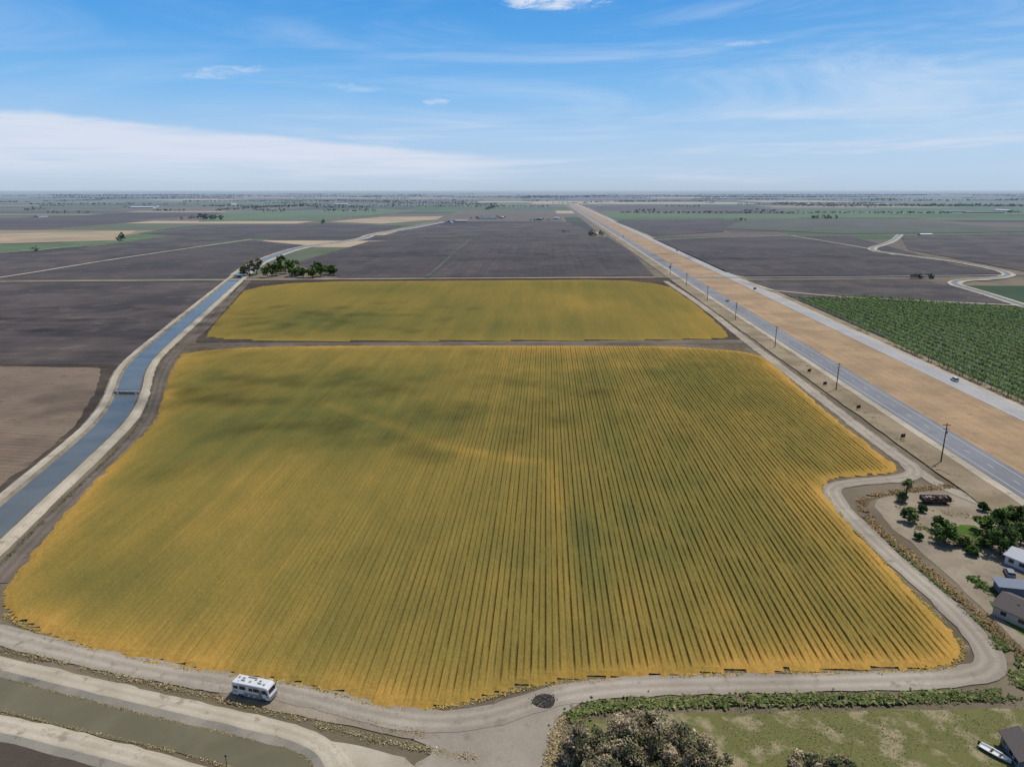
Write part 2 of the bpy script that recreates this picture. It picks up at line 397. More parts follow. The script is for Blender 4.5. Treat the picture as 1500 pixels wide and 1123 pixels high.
crop_field('crop_field',GL(FF),1.2,3,False,gfar,.35,.4)
patch('field_margin',GL([(262,503),(1105,502),(1170,548),(1300,650),(1350,690),(1345,705),(1225,712),(1260,760),(1420,890),(1475,975),(1440,1008),(1000,1010),(870,1012),(800,1030),(700,1065),(560,1060),(430,1022),(300,1002),(130,972),(-60,915),(-20,860),(60,765),(190,640),(232,560)]),.02,M_margin,0,1.0)
patch('field_margin',GL([(355,409),(975,406),(1030,443),(1095,497),(285,504),(296,480),(326,446)]),.02,M_soilnear,0,1.0)
# ---------------------------------------------------------------- highway corridor
def hline(x0,y0=-60,y1=14000):
    return [(x0+.0464*y,y) for y in (y0,100,300,700,1500,3000,4000,y1)]
def hstrip(name,xa,xb,z,mat,y0=-60,y1=6500,rag=0.0):
    w=xb-xa; return strip(name,hline((xa+xb)/2,y0,y1),[(-w/2,z,-1),(-w/4,z,-.5),(0,z,0),(w/4,z,.5),(w/2,z,1)],[mat],0,rag,8)
hstrip('highway_verge',137,224,.45,M_verge,-60,5000,.5)
hstrip('grass_median',165.5,203,.50,M_median,-60,5000,.5)
hstrip('dirt_shoulder',149,153,.52,M_bank,-60,4500,.4)
hstrip('dirt_shoulder',214,217.5,.53,M_bank,-60,4500,.4)
hstrip('highway_carriageway',152.6,165.4,.60,M_asph)
hstrip('highway_carriageway',203,214.5,.60,M_conc)
b=MB()
def markline(x,w,y0,y1,dash=None):
    y=y0
    while y<y1:
        L=dash[0] if dash else 60
        b.add([(x-w/2+.0464*y,y,.62),(x+w/2+.0464*y,y,.62),(x+w/2+.0464*(y+L),y+L,.62),(x-w/2+.0464*(y+L),y+L,.62)],[(0,1,2,3)])
        y+=L+(dash[1] if dash else 0)
for x in (154.6,162.9,204.6,212.2): markline(x,.18,0,1600)
for x in (158.7,208.4): markline(x,.18,0,1600,(3.6,11))
b.obj('road_markings',[M_mark])
strip('farm_road',GL([(-100,414),(0,413),(350,410.5),(700,408),(960,407)]),flatprof(7),[M_dirt],1,.3,6,.55)
strip('cross_road',GL([(960,407),(1085,407.5),(1360,405),(1700,400)]),flatprof(8),[M_asph],1,.1,6,.66)
strip('farm_road',GL([(240,505),(300,503.5),(700,503),(1098,503)]),flatprof(5.5),[M_dirtdark],1,.3,3,.12)
strip('farm_road',GL([(-10,856),(60,778),(130,708),(180,662),(212,622),(227,585),(236,545),(260,512),(302,480),(332,445),(364,411)]),flatprof(6.5),[M_dirtdark],2,.3,3,.16)
RR=[(975,412),(1030,448),(1090,497),(1160,550),(1232,607),(1302,660),(1343,688),(1332,701),(1262,705),(1217,712),(1222,732),(1255,768),(1315,825),(1392,890),(1437,940),(1455,972),(1432,991),(1300,998),(1000,1003),(880,1008),(800,1022),(720,1050),(640,1059),(560,1048),(480,1026),(400,1008),(300,996),(150,968),(0,930),(-200,880)]
strip('dirt_road',GL(RR),flatprof(5.8),[M_dirt],2,.35,2,.2)
strip('dirt_track',GL([(1300,655),(1352,697),(1400,722),(1470,750),(1600,790)]),flatprof(4.5),[M_dirt],2,.35,2,.17)
patch('dirt_junction',GL([(540,1043),(640,1050),(720,1030),(800,1010),(870,1012),(850,1036),(825,1055),(805,1123),(800,1250),(560,1250),(600,1123),(640,1100),(600,1078)]),.14,M_dirt,1,.5,1.5)
patch('dirt_pullout',GL([(300,1000),(400,1006),(480,1028),(560,1052),(640,1062),(640,1085),(560,1075),(450,1052),(400,1040),(330,1030)]),.15,M_yard,1,.5,1.5)
strip('dirt_road',GL([(-300,452),(0,408),(180,378),(370,351)]),flatprof(6),[M_bank],1,.3,8,.8)
for pl in ([(520,352),(545,343),(600,333),(650,322),(760,318)],[(60,352),(200,343),(300,333),(480,327)],[(1160,346),(1260,362),(1310,374)],[(-200,378),(0,374),(200,350)],[(625,407),(650,385),(690,350)],[(1090,320),(1200,316),(1500,318)],[(958,352),(1100,346),(1320,345),(1500,342),(1700,340)],[(1085,412),(1150,432),(1500,449)]):
    strip('farm_track',GL(pl),flatprof(5),[M_bank if pl[0][0]!=625 else M_greensoil],1,.3,8,.85)
# ---------------------------------------------------------------- canals
strip('irrigation_canal',GL([(-150,900),(0,765),(60,712),(125,655),(170,612),(188,575),(195,545),(215,520),(262,480),(311,438),(351,404)]),
  [(-10.5,.05,-1),(-9.3,.75,-.5),(-6.4,.8,.2),(-5.0,.15,.9),(5.0,.15,.9),(6.2,.8,.2),(8.6,.75,-.5),(10.2,.05,-1)],[M_bank,M_lining,M_water],3,.25,2.5,.05,[0,0,1,2,1,0,0])
strip('irrigation_canal',GL([(351,404),(372,388),(400,376),(435,364),(480,357),(530,351),(545,343),(600,335),(650,325)]),
  [(-12,.05,-1),(-10,.6,-.5),(-6,.6,.2),(-5.0,.2,.9),(5.0,.2,.9),(6,.6,.2),(10,.6,-.5),(12,.05,-1)],[M_bank,M_lining,M_water],2,.4,6,.5,[0,0,1,2,1,0,0])
strip('irrigation_canal',GL([(1318,344),(1305,356),(1265,366),(1320,374),(1400,384),(1480,400),(1470,408),(1380,413),(1440,430),(1500,450),(1600,480)]),
  [(-8,.05,-1),(-6,.5,-.5),(-2.5,.5,.2),(-2.0,.2,.9),(2,.2,.9),(2.5,.5,.2),(5,.5,-.5),(6,.05,-1)],[M_bank,M_lining,M_water],2,.3,5,.7,[0,0,1,2,1,0,0])
patch('canal_water',GL([(-250,935),(0,988),(100,1018),(250,1055),(400,1088),(440,1099),(458,1118),(450,1160),(380,1160),(340,1126),(300,1113),(150,1078),(0,1042),(-250,990)]),.13,M_water2,1,.25,1.5)
BP=lambda w,h=.75:[(-w/2-1.0,-.1,1),(-w/2,h,.7),(-w/4,h+.05,.4),(w/4,h+.05,-.4),(w/2,h,-.7),(w/2+1.2,-.1,-1)]
strip('canal_bank',GL([(-250,922),(0,975),(150,1012),(300,1047),(430,1077),(480,1100),(500,1140),(500,1200)]),BP(3.4),[M_bank],2,.3,1.6,.12)
strip('canal_bank',GL([(-250,1014),(0,1064),(150,1101),(280,1136),(400,1180),(500,1250)]),BP(3.4),[M_bank],2,.3,1.6,.12)
patch('sandy_ground',GL([(410,1066),(520,1092),(620,1112),(640,1250),(470,1250),(480,1120)]),.1,M_bank,1,.4,2)
patch('damp_soil_margin',GL([(-300,1055),(0,1083),(110,1112),(180,1140),(300,1250),(-300,1250)]),.1,M_soilnear,1,.3,2)
b=MB(); gx,gy=G(186,577)
b.box(0,0,1.3,12.5,1.0,.25,0); b.box(-5.6,0,.7,.5,1.6,1.6,0); b.box(5.6,0,.7,.5,1.6,1.6,0)
for x in (-3.6,-1.2,1.2,3.6): b.box(x,0,.6,.3,1.3,1.25,0)
for x in (-2.4,0,2.4): b.box(x,-.35,.5,2.0,.08,1.0,1)
for x in np.linspace(-6,6,7): b.tube((x,.45,1.4),(x,.45,2.4),.04,.04,5,1)
b.tube((-6,.45,2.4),(6,.45,2.4),.04,.04,5,1)
b.obj('canal_weir',[M_concr,M_grey],(gx,gy,0),-.05)
# ---------------------------------------------------------------- lawn, yard
patch('house_yard',GL([(1276,735),(1310,724),(1400,712),(1460,738),(1520,765),(1700,830),(1700,1150),(1510,962),(1420,872),(1340,800),(1298,768)]),.08,M_yard,1,.4,2)
patch('lawn',GL([(1398,768),(1440,772),(1452,805),(1400,802)]),.12,M_lawng,1,.4,1)
patch('lawn',GL([(1440,878),(1470,885),(1510,925),(1560,960),(1500,935)]),.12,M_lawng,1,.3,1)
patch('rough_grass',GL([(1040,1044),(1250,1040),(1500,1036),(1750,1028),(1750,1300),(820,1300),(835,1090),(860,1055)]),.09,M_lawn,0,.4,2)
x,y=G(797,1027); patch('burn_pit',[(x+2.5*math.cos(t)*random.uniform(.85,1.1),y+2.0*math.sin(t)*random.uniform(.85,1.1)) for t in np.linspace(0,5.9,14)],.31,M_ash,1,.15,.4)
b=MB()
for i in range(110):
    t=random.uniform(0,6.28); r=random.gauss(1.7,.5); s=random.uniform(.05,.2)
    b.box(x+r*1.1*math.cos(t),y+r*.9*math.sin(t),.33+s*.3,s,s*.7,s*.6,random.choice([0,0,1]),t)
b.obj('burn_pit_rubble',[M_ash,M_concr])
# ---------------------------------------------------------------- foliage
def pcol(pal,n): 
    p=np.array([A(*q) for q in pal]); return p[rng.integers(0,len(p),n)]
GREEN=[(80,100,46),(68,88,40),(98,118,54),(60,78,38)]
OLIVE=[(104,102,68),(90,92,62),(120,114,82),(124,110,84),(76,82,54)]
BRNOL=[(140,128,98),(120,113,84),(152,137,108),(104,103,72),(160,143,115),(94,98,66)]
DRYW=[(166,145,108),(148,131,96),(184,163,126),(130,117,82),(116,115,72)]
GRNW=[(92,104,56),(104,114,62),(80,94,48),(134,128,84)]
def make_tree(name,x,y,h,r,pal,ncl=16,lpc=70,ls=.35,trunk=.3,bare=0.0,zs=1.0,spread=.78,crs=1.0):
    b=MB(); th=h*trunk; tr=max(.12,h*.028)
    lean=(random.uniform(-.06,.06)*h,random.uniform(-.06,.06)*h)
    top=(lean[0],lean[1],h*.62)
    b.tube((0,0,-.1),(lean[0]*.5,lean[1]*.5,th),tr,tr*.75,8,1); b.tube((lean[0]*.5,lean[1]*.5,th),top,tr*.75,tr*.35,7,1)
    base=pcol(pal,ncl)
    for i in range(ncl):
        t=random.uniform(0,6.283); q=random.random(); rr=r*math.sqrt(q)*spread
        zc=th+(h-th)*(.12+.8*random.random()*(1-.45*q)); cr=r*random.uniform(.22,.42)*crs
        c=np.array([rr*math.cos(t)+lean[0],rr*math.sin(t)+lean[1],min(zc,h-cr*.6)])
        if i<8 or (crs<1 and i<20): b.tube((lean[0]*.6,lean[1]*.6,th*random.uniform(.8,1.2)),tuple(c),tr*.4,tr*.1,5,1)
        if random.random()<bare: continue
        d=rng.normal(size=(lpc,3)); d/=np.linalg.norm(d,axis=1)[:,None]
        pts=c+d*(rng.random((lpc,1))**.45)*cr*np.array([1.05,1.05,.78*zs])
        sh=random.uniform(.7,1.3); cc=np.tile(base[i],(lpc,1))*sh*rng.uniform(.7,1.3,(lpc,1))
        b.leaves(pts,ls,cc,0)
    return b.obj(name,[M_fol,M_bark],(x,y,0),random.uniform(0,6))
for u,v,h,r,pal in [(366,404,19,8,OLIVE),(376,402,22,9,OLIVE),(358,406,13,5,OLIVE),(392,406,13,7,GREEN),(404,404,14,8,GREEN),(418,401,15,9,GREEN),(432,405,14,8,GREEN),(445,407,12,7,GREEN),(458,407,12,8,GREEN),(470,405,13,8,GREEN),(483,402,13,8,GREEN),(430,397,16,9,GREEN),(412,394,17,9,GREEN),(489,404,11,6,GREEN),(400,398,14,7,OLIVE),(465,399,13,8,GREEN)]:
    x,y=G(u,v); make_tree('eucalyptus_tree' if pal is OLIVE else 'shade_tree',x,y,h,r,pal,15,45,.95,.22)
for u,v,h,r,pal in [(1330,765,5,2.6,GRNW),(1385,795,6.5,3.8,GREEN),(1374,777,4.5,2.5,GREEN),(1410,800,3.5,2,GRNW),(1440,778,6,3.2,GREEN),(1462,775,7,3.4,GREEN),(1480,768,6.5,3.4,GREEN),(1496,770,7,3.4,GREEN),(1465,812,8.5,4.2,GREEN),(1494,800,7.5,3.6,GREEN),(1350,750,2.6,1.4,GREEN),(1424,812,3,1.8,GREEN),(1345,790,2.2,1.2,GREEN),(1515,790,8,4,GREEN),(1448,800,5,2.6,GRNW),(1441,748,3,1.6,GREEN)]:
    x,y=G(u,v); make_tree('garden_tree' if h>4 else 'garden_shrub',x,y,h,r,pal,16,120,.32,.2)
for u,v,h,r,pal,br in [(862,1120,8.5,4,BRNOL,.15),(905,1135,11,5,BRNOL,.15),(950,1138,13,5.2,BRNOL,.15),(1000,1142,10.5,5,BRNOL,.15),(1040,1150,8,3.8,BRNOL,.2),(965,1100,7.5,3.8,BRNOL,.15),(925,1098,8,3.6,BRNOL,.15),(1185,1150,6,3.4,BRNOL,.15),(1228,1150,5.5,3,BRNOL,.15),(1320,1175,4.5,2.6,OLIVE,.2),(975,1200,10,4,OLIVE,.05),(885,1175,9,4.4,BRNOL,.1),(850,1105,5,2.4,OLIVE,.15)]:
    x,y=G(u,v); make_tree('eucalyptus_tree' if h>7 else 'olive_shrub',x,y,h,r,pal,64,120,.19,.12,br,1.25,.98,.68)
def palm(x,y,h):
    b=MB()
    for i in range(8): b.tube((0,0,h*i/8-.05),(0,0,h*(i+1)/8),.34-.012*i,.30-.012*i,8,1)
    for i in range(46):
        t=random.uniform(0,6.283); el=random.uniform(-.9,1.25); L=random.uniform(1.5,2.2)
        dx,dy=math.cos(t),math.sin(t); p=[]
        for s in (0,.35,.7,1.0):
            rr=L*s*math.cos(el); zz=h+L*s*math.sin(el)-.55*L*s*s; p.append((dx*rr,dy*rr,zz))
        c=A(*random.choice([(70,86,44),(56,72,36),(92,100,56)])) if el>-.3 else A(128,108,74)
        w=[.05,.45,.5,.08]; v=[];f=[]
        for (px,py,pz_),ww in zip(p,w): v+=[(px-dy*ww,py+dx*ww,pz_-.12),(px,py,pz_),(px+dy*ww,py-dx*ww,pz_-.12)]
        for k_ in range(3):
            a=k_*3; f+=[(a,a+1,a+4,a+3),(a+1,a+2,a+5,a+4)]
        b.add(v,f,0,c)
    b.obj('palm_tree',[M_fol,M_bark],(x,y,0))
palm(*G(1326,733),6.8)
palm(*G(1320,735),2.6)
# orchard
poly=GL([(1160,440),(1270,437),(1480,454),(1680,468),(1830,770),(1500,594)])
A_,B_=zip(*[xy2ab(*q) for q in poly]); a=np.arange(min(A_),max(A_),6.6); bb=np.arange(min(B_),max(B_),4.0)
AA,BB=np.meshgrid(a,bb); AA=AA+rng.normal(0,.15,AA.shape); BB=BB+rng.normal(0,.3,BB.shape)
X=AA*CT+BB*ST; Y=-AA*ST+BB*CT; ok=(sdist(poly,X,Y)>1)&(rng.random(X.shape)>.015); X=X[ok];Y=Y[ok]; n=len(X)
R=rng.uniform(1.9,2.5,n); b=MB(); q=44
d=rng.normal(size=(n,q,3)); d/=np.linalg.norm(d,axis=2)[...,None]; d*=rng.random((n,q,1))**.4
pts=np.stack([X[:,None]+d[...,0]*R[:,None]*.85,Y[:,None]+d[...,1]*R[:,None]*1.15,2.4+R[:,None]*.2+d[...,2]*R[:,None]*.8],2).reshape(-1,3)
cc=np.repeat(pcol([(88,118,50),(80,109,46),(95,125,54)],n)*rng.uniform(.88,1.12,(n,1)),q,0)*rng.uniform(.85,1.15,(n*q,1))
b.leaves(pts,.48,cc,0,1.3)
for i in range(0,n):
    if Y[i]<420: b.tube((X[i],Y[i],.2),(X[i],Y[i],2.2),.14,.1,4,1,caps=False)
b.obj('orchard_trees',[M_fol,M_bark])
# distant trees + farmsteads
b=MB(); C=[];S=[];CC=[]
def far_tree(x,y,h,r,col,q=12):
    d=rng.normal(size=(q,3)); d/=np.linalg.norm(d,axis=1)[:,None]; d*=rng.random((q,1))**.4
    C.append(np.array([x,y,h*.52])+d*np.array([r,r,h*.45])); S.append(np.full(q,max(1.0,r*.42)))
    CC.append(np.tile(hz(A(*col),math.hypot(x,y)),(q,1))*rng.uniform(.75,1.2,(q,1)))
DT=[(66,80,46),(58,72,42),(78,90,52),(84,86,60)]
for i in range(170):
    bb=3000+13000*random.random()**1.2; a0=random.uniform(-.85,.8)*bb
    L=random.choice([60,90,150,400,900])*(1+bb/6000); al=random.random()<.85
    if al and a0<230 and a0+L>120 and bb<6500: continue
    if not al and 120<a0<230: continue
    h=random.uniform(7,13); s=0
    while s<L:
        a1,b1=(a0+s,bb+random.uniform(-8,8)) if al else (a0+random.uniform(-6,6),bb+s)
        x,y=ab2xy(a1,b1); far_tree(x,y,h*random.uniform(.5,1.2),random.uniform(5,8)*(1+bb/9000),random.choice(DT),9); s+=random.uniform(5,15)*(1+bb/5000)
for u,v,w,nn,h in [(310,321,38,26,17),(285,320,20,8,10),(175,353,8,5,15),(52,369,4,2,10),(472,327,6,4,12),(715,320,50,22,10),(660,327,16,8,9),(875,345,22,14,11),(1350,408,34,13,6),(1210,320,40,22,12),(1085,323,20,6,9),(945,309,30,14,12),(830,341,10,4,7),(400,308,60,20,12),(1120,300,80,30,12),(1250,303,90,30,12),(1000,303,50,20,12),(1400,300,80,26,12),(560,296,90,24,14),(250,300,80,24,13),(930,296,60,30,14),(840,298,60,24,12),(1300,292,140,36,15),(100,312,60,14,12),(790,323,30,10,8),(268,322,6,3,9)]:
    for i in range(nn):
        x,y=G(u+random.uniform(-w/2,w/2),v+random.uniform(-.8,.8)); far_tree(x,y,h*random.uniform(.6,1.15),h*random.uniform(.3,.5),random.choice(DT),16)
b.leaves(np.concatenate(C),np.concatenate(S),np.concatenate(CC),0,.3)
b.obj('distant_trees',[M_fol])
# weeds
def weeds(name,pl,w,n,hh,pal,it=2):
    p=np.array(resample(chaikin(GL(pl),it),1.0)); d=np.hypot(*np.diff(p,axis=0).T); cum=np.concatenate([[0],np.cumsum(d)])
    s=rng.random(n)*cum[-1]; i=np.clip(np.searchsorted(cum,s)-1,0,len(d)-1); t=((s-cum[i])/d[i])[:,None]
    c=p[i]*(1-t)+p[i+1]*t; nn_=(p[i+1]-p[i])/d[i][:,None]; off=rng.normal(0,w/3.2,n)
    X=c[:,0]+nn_[:,1]*off; Y=c[:,1]-nn_[:,0]*off
    keep=fbm(X*.25,Y*.25,5)>.36; X=X[keep];Y=Y[keep]; m_=len(X)
    hl=hh*rng.uniform(.3,1,m_)*(.5+fbm(X*.3,Y*.3,8))
    b=MB(); b.leaves(np.stack([X,Y,.08+hl*.4],1),np.clip(hl*.42,.10,.5),pcol(pal,m_)*rng.uniform(.8,1.2,(m_,1))*(.8+.4*fbm(X*.2,Y*.2,2))[:,None],0,1.3)
    b.obj(name,[M_fol])
weeds('dry_weeds',[(-200,905),(0,950),(150,985),(320,1022),(430,1050),(560,1086),(700,1112)],1.5,7500,.45,DRYW)
weeds('dry_weeds',[(-250,936),(0,990),(100,1019),(250,1056),(400,1089),(440,1100),(458,1120)],.7,2800,.3,DRYW)
weeds('dry_weeds',[(-250,988),(0,1041),(150,1077),(300,1112),(345,1128)],.7,2600,.3,DRYW)
weeds('green_weeds',[(832,1052),(870,1036),(920,1031),(1100,1027),(1300,1024),(1490,1018),(1650,1010)],2.4,14000,1.0,GRNW)
weeds('green_weeds',[(1460,935),(1480,965),(1495,1000),(1500,1015)],2.4,3000,.8,GRNW)
DB=[(1395,712),(1350,717),(1290,723),(1258,733),(1272,762),(1320,804),(1390,862),(1450,917),(1530,992)]
weeds('dry_weeds',DB,2.6,12000,.7,[(150,120,84),(134,108,74),(164,136,98),(110,104,62)])
weeds('green_weeds',[(1300,790),(1380,862),(1450,925),(1530,1000)],1.6,3500,.7,GRNW)
weeds('green_weeds',[(1010,415),(1130,500),(1180,535),(1240,582),(1300,632),(1365,680),(1395,700)],3.4,14000,.8,[(124,116,66),(140,124,74),(104,102,54),(160,138,92)],1)
weeds('dry_weeds',[(1010,410),(1150,500),(1250,572),(1340,635),(1420,690),(1560,790)],3.4,9000,.5,DRYW,1)
weeds('green_weeds',[(-60,890),(10,818),(80,748),(150,680),(196,636),(216,600),(222,560),(236,525),(262,502)],1.5,7000,.5,[(92,96,58),(80,86,50),(112,106,72)])
weeds('dry_weeds',[(-300,970),(0,738),(90,660),(150,600),(172,560),(180,540)],1.0,3000,.35,DRYW)
weeds('dry_weeds',[(320,1006),(420,1020),(480,1040),(560,1062),(620,1075)],2.0,1800,.35,DRYW)
weeds('dry_weeds',[(825,1048),(812,1080),(806,1123),(800,1180)],2.0,2500,.6,DRYW)
CE=[(182,150,80),(160,140,74),(138,130,70),(190,158,90)]
weeds('crop_edge_weeds',[(1195,703),(1235,760),(1320,850),(1385,915),(1412,945),(1408,967),(1390,979),(1300,985),(1100,987),(1000,991),(860,997),(770,1007),(700,1026),(640,1038),(590,1041),(540,1033),(480,1013),(430,1001),(330,989),(230,973),(130,951),(50,926),(5,900)],1.2,12000,.45,CE)
weeds('garden_plants',[(1420,845),(1440,860),(1455,868),(1500,890)],3,900,1.0,GREEN)
weeds('garden_plants',[(1340,775),(1380,785),(1430,800),(1450,790)],6,1800,.9,GRNW)
weeds('garden_plants',[(1310,742),(1360,748),(1420,755)],5,700,.6,DRYW)
weeds('rough_grass_tufts',[(1060,1075),(1200,1085),(1400,1080),(1600,1070)],18,9000,.28,[(118,120,72),(100,108,60),(140,130,92)])
# ---------------------------------------------------------------- buildings
def house(name,x,y,L,W,wh,rh,rot,mw,mr,win=True,slant=False):
    e=empty(name,(x,y,0),rot)
    b=MB(); b.box(0,0,wh/2+.1,L,W,wh,0)
    if not slant:
        for sx in (-1,1): b.add([(sx*L/2,-W/2,wh+.1),(sx*L/2,W/2,wh+.1),(sx*L/2,0,wh+rh)],[(0,1,2)],0)
    b.obj('walls',[mw],parent=e)
    b=MB(); o=.5; t=.14
    if slant:
        b.prism([(-W/2-o,wh+.15),(W/2+o,wh+.15+rh),(W/2+o,wh+.15+rh+t),(-W/2-o,wh+.15+t)],-L/2-o,L/2+o,0)
        ob=b.obj('roof',[mr],parent=e); ob.rotation_euler=(0,0,math.pi/2)
    else:
        k_=rh/(W/2); z0=wh-.02-k_*o
        b.add([(-L/2-o,-W/2-o,z0),(L/2+o,-W/2-o,z0),(L/2+o,0,wh+rh+.05),(-L/2-o,0,wh+rh+.05),(-L/2-o,W/2+o,z0),(L/2+o,W/2+o,z0),
               (-L/2-o,-W/2-o,z0+t),(L/2+o,-W/2-o,z0+t),(L/2+o,0,wh+rh+.05+t),(-L/2-o,0,wh+rh+.05+t),(-L/2-o,W/2+o,z0+t),(L/2+o,W/2+o,z0+t)],
              [(0,3,2,1),(3,4,5,2),(6,7,8,9),(9,8,11,10),(0,1,7,6),(4,10,11,5),(0,6,9,3),(3,9,10,4),(1,2,8,7),(2,5,11,8)],0)
        if L>9 and W<14: b.box(L*.25,W*.15,wh+rh*.75,.6,.6,1.1,0); b.box(-L*.2,-W*.2,wh+rh*.6,.4,.4,.6,0)
        b.obj('roof',[mr],parent=e)
    if win:
        b=MB()
        for s in (-1,1):
            for xx in (-L*.33,-L*.05,L*.3):
                b.box(xx,s*(W/2+.03),wh*.55,1.3,.06,1.0,0); b.box(xx,s*(W/2+.02),wh*.55,1.5,.05,1.2,1)
        b.obj('windows',[M_glass,M_white],parent=e)
        b=MB(); b.box(L*.14,-W/2-.04,1.1,.95,.08,2.0,0); b.box(-L/2-.04,0,1.1,.08,.95,2.0,0); b.obj('door',[M_wood],parent=e)
    return e
x,y=G(1512,912); house('farm_house',x,y,13,8.5,2.7,1.7,math.radians(-58),M_stucco,M_roofd)
x,y=G(1480,868); house('garden_shed',x,y,6.5,3.4,2.2,.3,math.radians(-12),M_shed,M_roofb,False,True)
x,y=G(1508,832); house('workshop',x,y,9,6.5,2.7,1.2,math.radians(-62),M_white,M_roofl)
x,y=G(1502,1112); house('tool_shed',x,y,6.5,5.2,2.5,1.2,math.radians(80),M_shed,M_roofd)
for u,v,L,W,h in [(715,321,60,24,7),(703,321,24,16,5),(735,320,30,16,6),(790,322,80,20,6),(815,321,50,20,6),(660,327,30,14,5),(675,325,40,14,5),(210,305,120,40,9),(222,303,70,40,9),(1440,312,160,30,6),(1400,311,120,30,6),(1470,309,110,30,6),(1355,345,26,12,4),(60,318,50,20,6),(340,300,80,30,9),(1185,300,90,30,8),(1040,297,120,40,9),(500,300,80,30,8),(880,303,60,20,6),(1290,300,100,36,8),(436,403,16,10,3.4)]:
    x,y=G(u,v); house('farm_building' if u!=436 else 'farm_house',x,y,L,W,h*.7,h*.35,random.choice([0,.05,1.5]),M_stucco if random.random()<.3 else M_white,random.choice([M_roofl,M_roofl,M_white,M_roofb]),u==436)
# ---------------------------------------------------------------- utility poles
for i,Y0 in enumerate([240,336,433,529,626,723,820,144]):
    x0=143.6+.0464*Y0; h=14.6 if i==0 else 13.4
    b=MB(); b.tube((0,0,-.2),(0,0,h),.24,.15,9,0); b.box(0,0,h-.7,2.8,.14,.16,0); b.box(0,0,h-2.2,2.2,.12,.14,0)
    for xx in (-1.3,-.6,.6,1.3): b.tube((xx,0,h-.62),(xx,0,h-.3),.06,.05,6,1)
    if i%3==0: b.tube((.4,0,h-3.9),(.4,0,h-2.9),.28,.28,9,1)
    b.obj('utility_pole',[M_wood,M_grey],(x0,Y0,.45),-TH)
for u,v in [(1185,547),(1208,566),(1257,601),(1322,644)]:
    x,y=G(u,v); b=MB()
    b.box(0,0,1.75,2.2,.1,1.5,0); b.box(-.8,.09,1.2,.12,.08,2.4,1); b.box(.8,.09,1.2,.12,.08,2.4,1); b.box(0,.09,1.2,2.1,.06,.1,1)
    b.obj('roadside_sign',[M_wood,M_grey],(x,y,0),math.radians(18))
x,y=G(333,1128); b=MB(); b.tube((0,0,0),(0,0,3.1),.07,.06,6,0); b.box(0,0,3.0,.4,.05,.3,0); b.obj('gauge_post',[M_wood],(x,y,0))
# ---------------------------------------------------------------- vehicles
def wheel(b,x,y,r,w,mt,mh):
    b.tube((x,y-w/2,r),(x,y+w/2,r),r,r,14,mt); b.tube((x,y-w/2-.01,r),(x,y+w/2+.01,r),r*.55,r*.55,10,mh)
def motorhome(x,y,rot):
    b=MB(); W=1.25
    prof=[(-4.1,.55),(-4.1,2.85),(-4.0,3.08),(-3.8,3.15),(3.1,3.15),(3.6,3.02),(3.85,2.7),(4.05,1.75),(4.2,1.3),(4.2,.6),(4.05,.5),(3.3,.5),(3.2,.8),(2.35,.8),(2.25,.5),(-1.6,.5),(-1.7,.8),(-2.7,.8),(-2.8,.5)]
    prof=prof[::-1]; k_=len(prof); v=[]
    for yy,ins in ((-W,.08),(-W+.09,0),(W-.09,0),(W,.08)):
        for px,pz_ in prof: v.append((px-math.copysign(ins,px),yy,pz_-(ins if pz_>2.5 else 0)))
    f=[]
    for s in range(3):
        for i in range(k_): f.append((s*k_+i,s*k_+(i+1)%k_,(s+1)*k_+(i+1)%k_,(s+1)*k_+i))
    f+=[tuple(range(k_-1,-1,-1)),tuple(range(3*k_,4*k_))]
    b.add(v,f,0)
    for s in (-1,1):
        yy=s*(W+.012)
        for xx,zz,w_,h_ in ((-3.2,2.15,.9,.6),(-1.7,2.2,1.3,.7),(.1,2.15,.8,.6),(1.3,2.2,1.2,.7),(3.05,2.15,.85,.75)):
            b.box(xx,yy,zz,w_,.03,h_,1); b.box(xx,yy-s*.006,zz,w_+.1,.03,h_+.1,3)
        for xx,w_ in ((-3.4,1.1),(.3,3.6),(3.65,.5)):
            b.box(xx,yy,1.32,w_ ,.025,.12,4); b.box(xx,yy,1.1,w_,.022,.08,4)
        for xx in (-1.0,.2,1.4): b.box(xx,yy,.8,.9,.024,.42,3)
        for xx in (-2.2,2.78): wheel(b,xx,s*1.02,.42,.3,2,3)
        b.box(3.75,s*1.5,2.0,.12,.25,.4,2)
    b.box(2.2,-W-.014,1.55,.65,.03,1.85,3)
    b.tube((-2.6,-W-.1,2.95),(1.8,-W-.1,2.95),.09,.09,8,3)
    b.add([(3.90,-1.02,2.62),(3.90,1.02,2.62),(4.09,1.02,1.80),(4.09,-1.02,1.80)],[(0,3,2,1)],1)
    b.box(4.22,0,.95,.04,1.6,.35,3); b.box(4.25,0,.62,.14,2.3,.22,3)
    for yy in (-.95,.95): b.box(4.23,yy,1.0,.05,.28,.22,1)
    b.box(-4.12,0,2.2,.03,1.2,.55,1); b.box(-4.15,0,.65,.14,2.3,.22,3)
    for yy in (.55,.95): b.tube((-4.2,yy,.8),(-4.2,yy,3.2),.03,.03,5,3)
    for z_ in np.linspace(1,3,7): b.tube((-4.2,.55,z_),(-4.2,.95,z_),.025,.025,5,3)
    for xx in (-2.0,1.6):
        b.prism([(xx-.5,3.15),(xx-.4,3.45),(xx+.35,3.45),(xx+.55,3.15)],-.38,.38,0)
        b.box(xx,0,3.47,.5,.5,.03,3)
    for xx,yy in ((-3.3,.4),(-.5,-.3),(.3,.5),(2.6,-.4)): b.box(xx,yy,3.21,.42,.42,.12,5)
    b.box(-.6,.85,3.2,2.0,.35,.06,3); b.tube((-2.8,-.7,3.15),(-2.8,-.7,3.42),.06,.06,6,3)
    b.obj('motorhome',[M_white,M_glass,M_rub,M_grey,M_stripe,M_concr],(x,y,.22),rot)
x,y=G(372,1022); motorhome(x,y+.6,math.radians(-15))
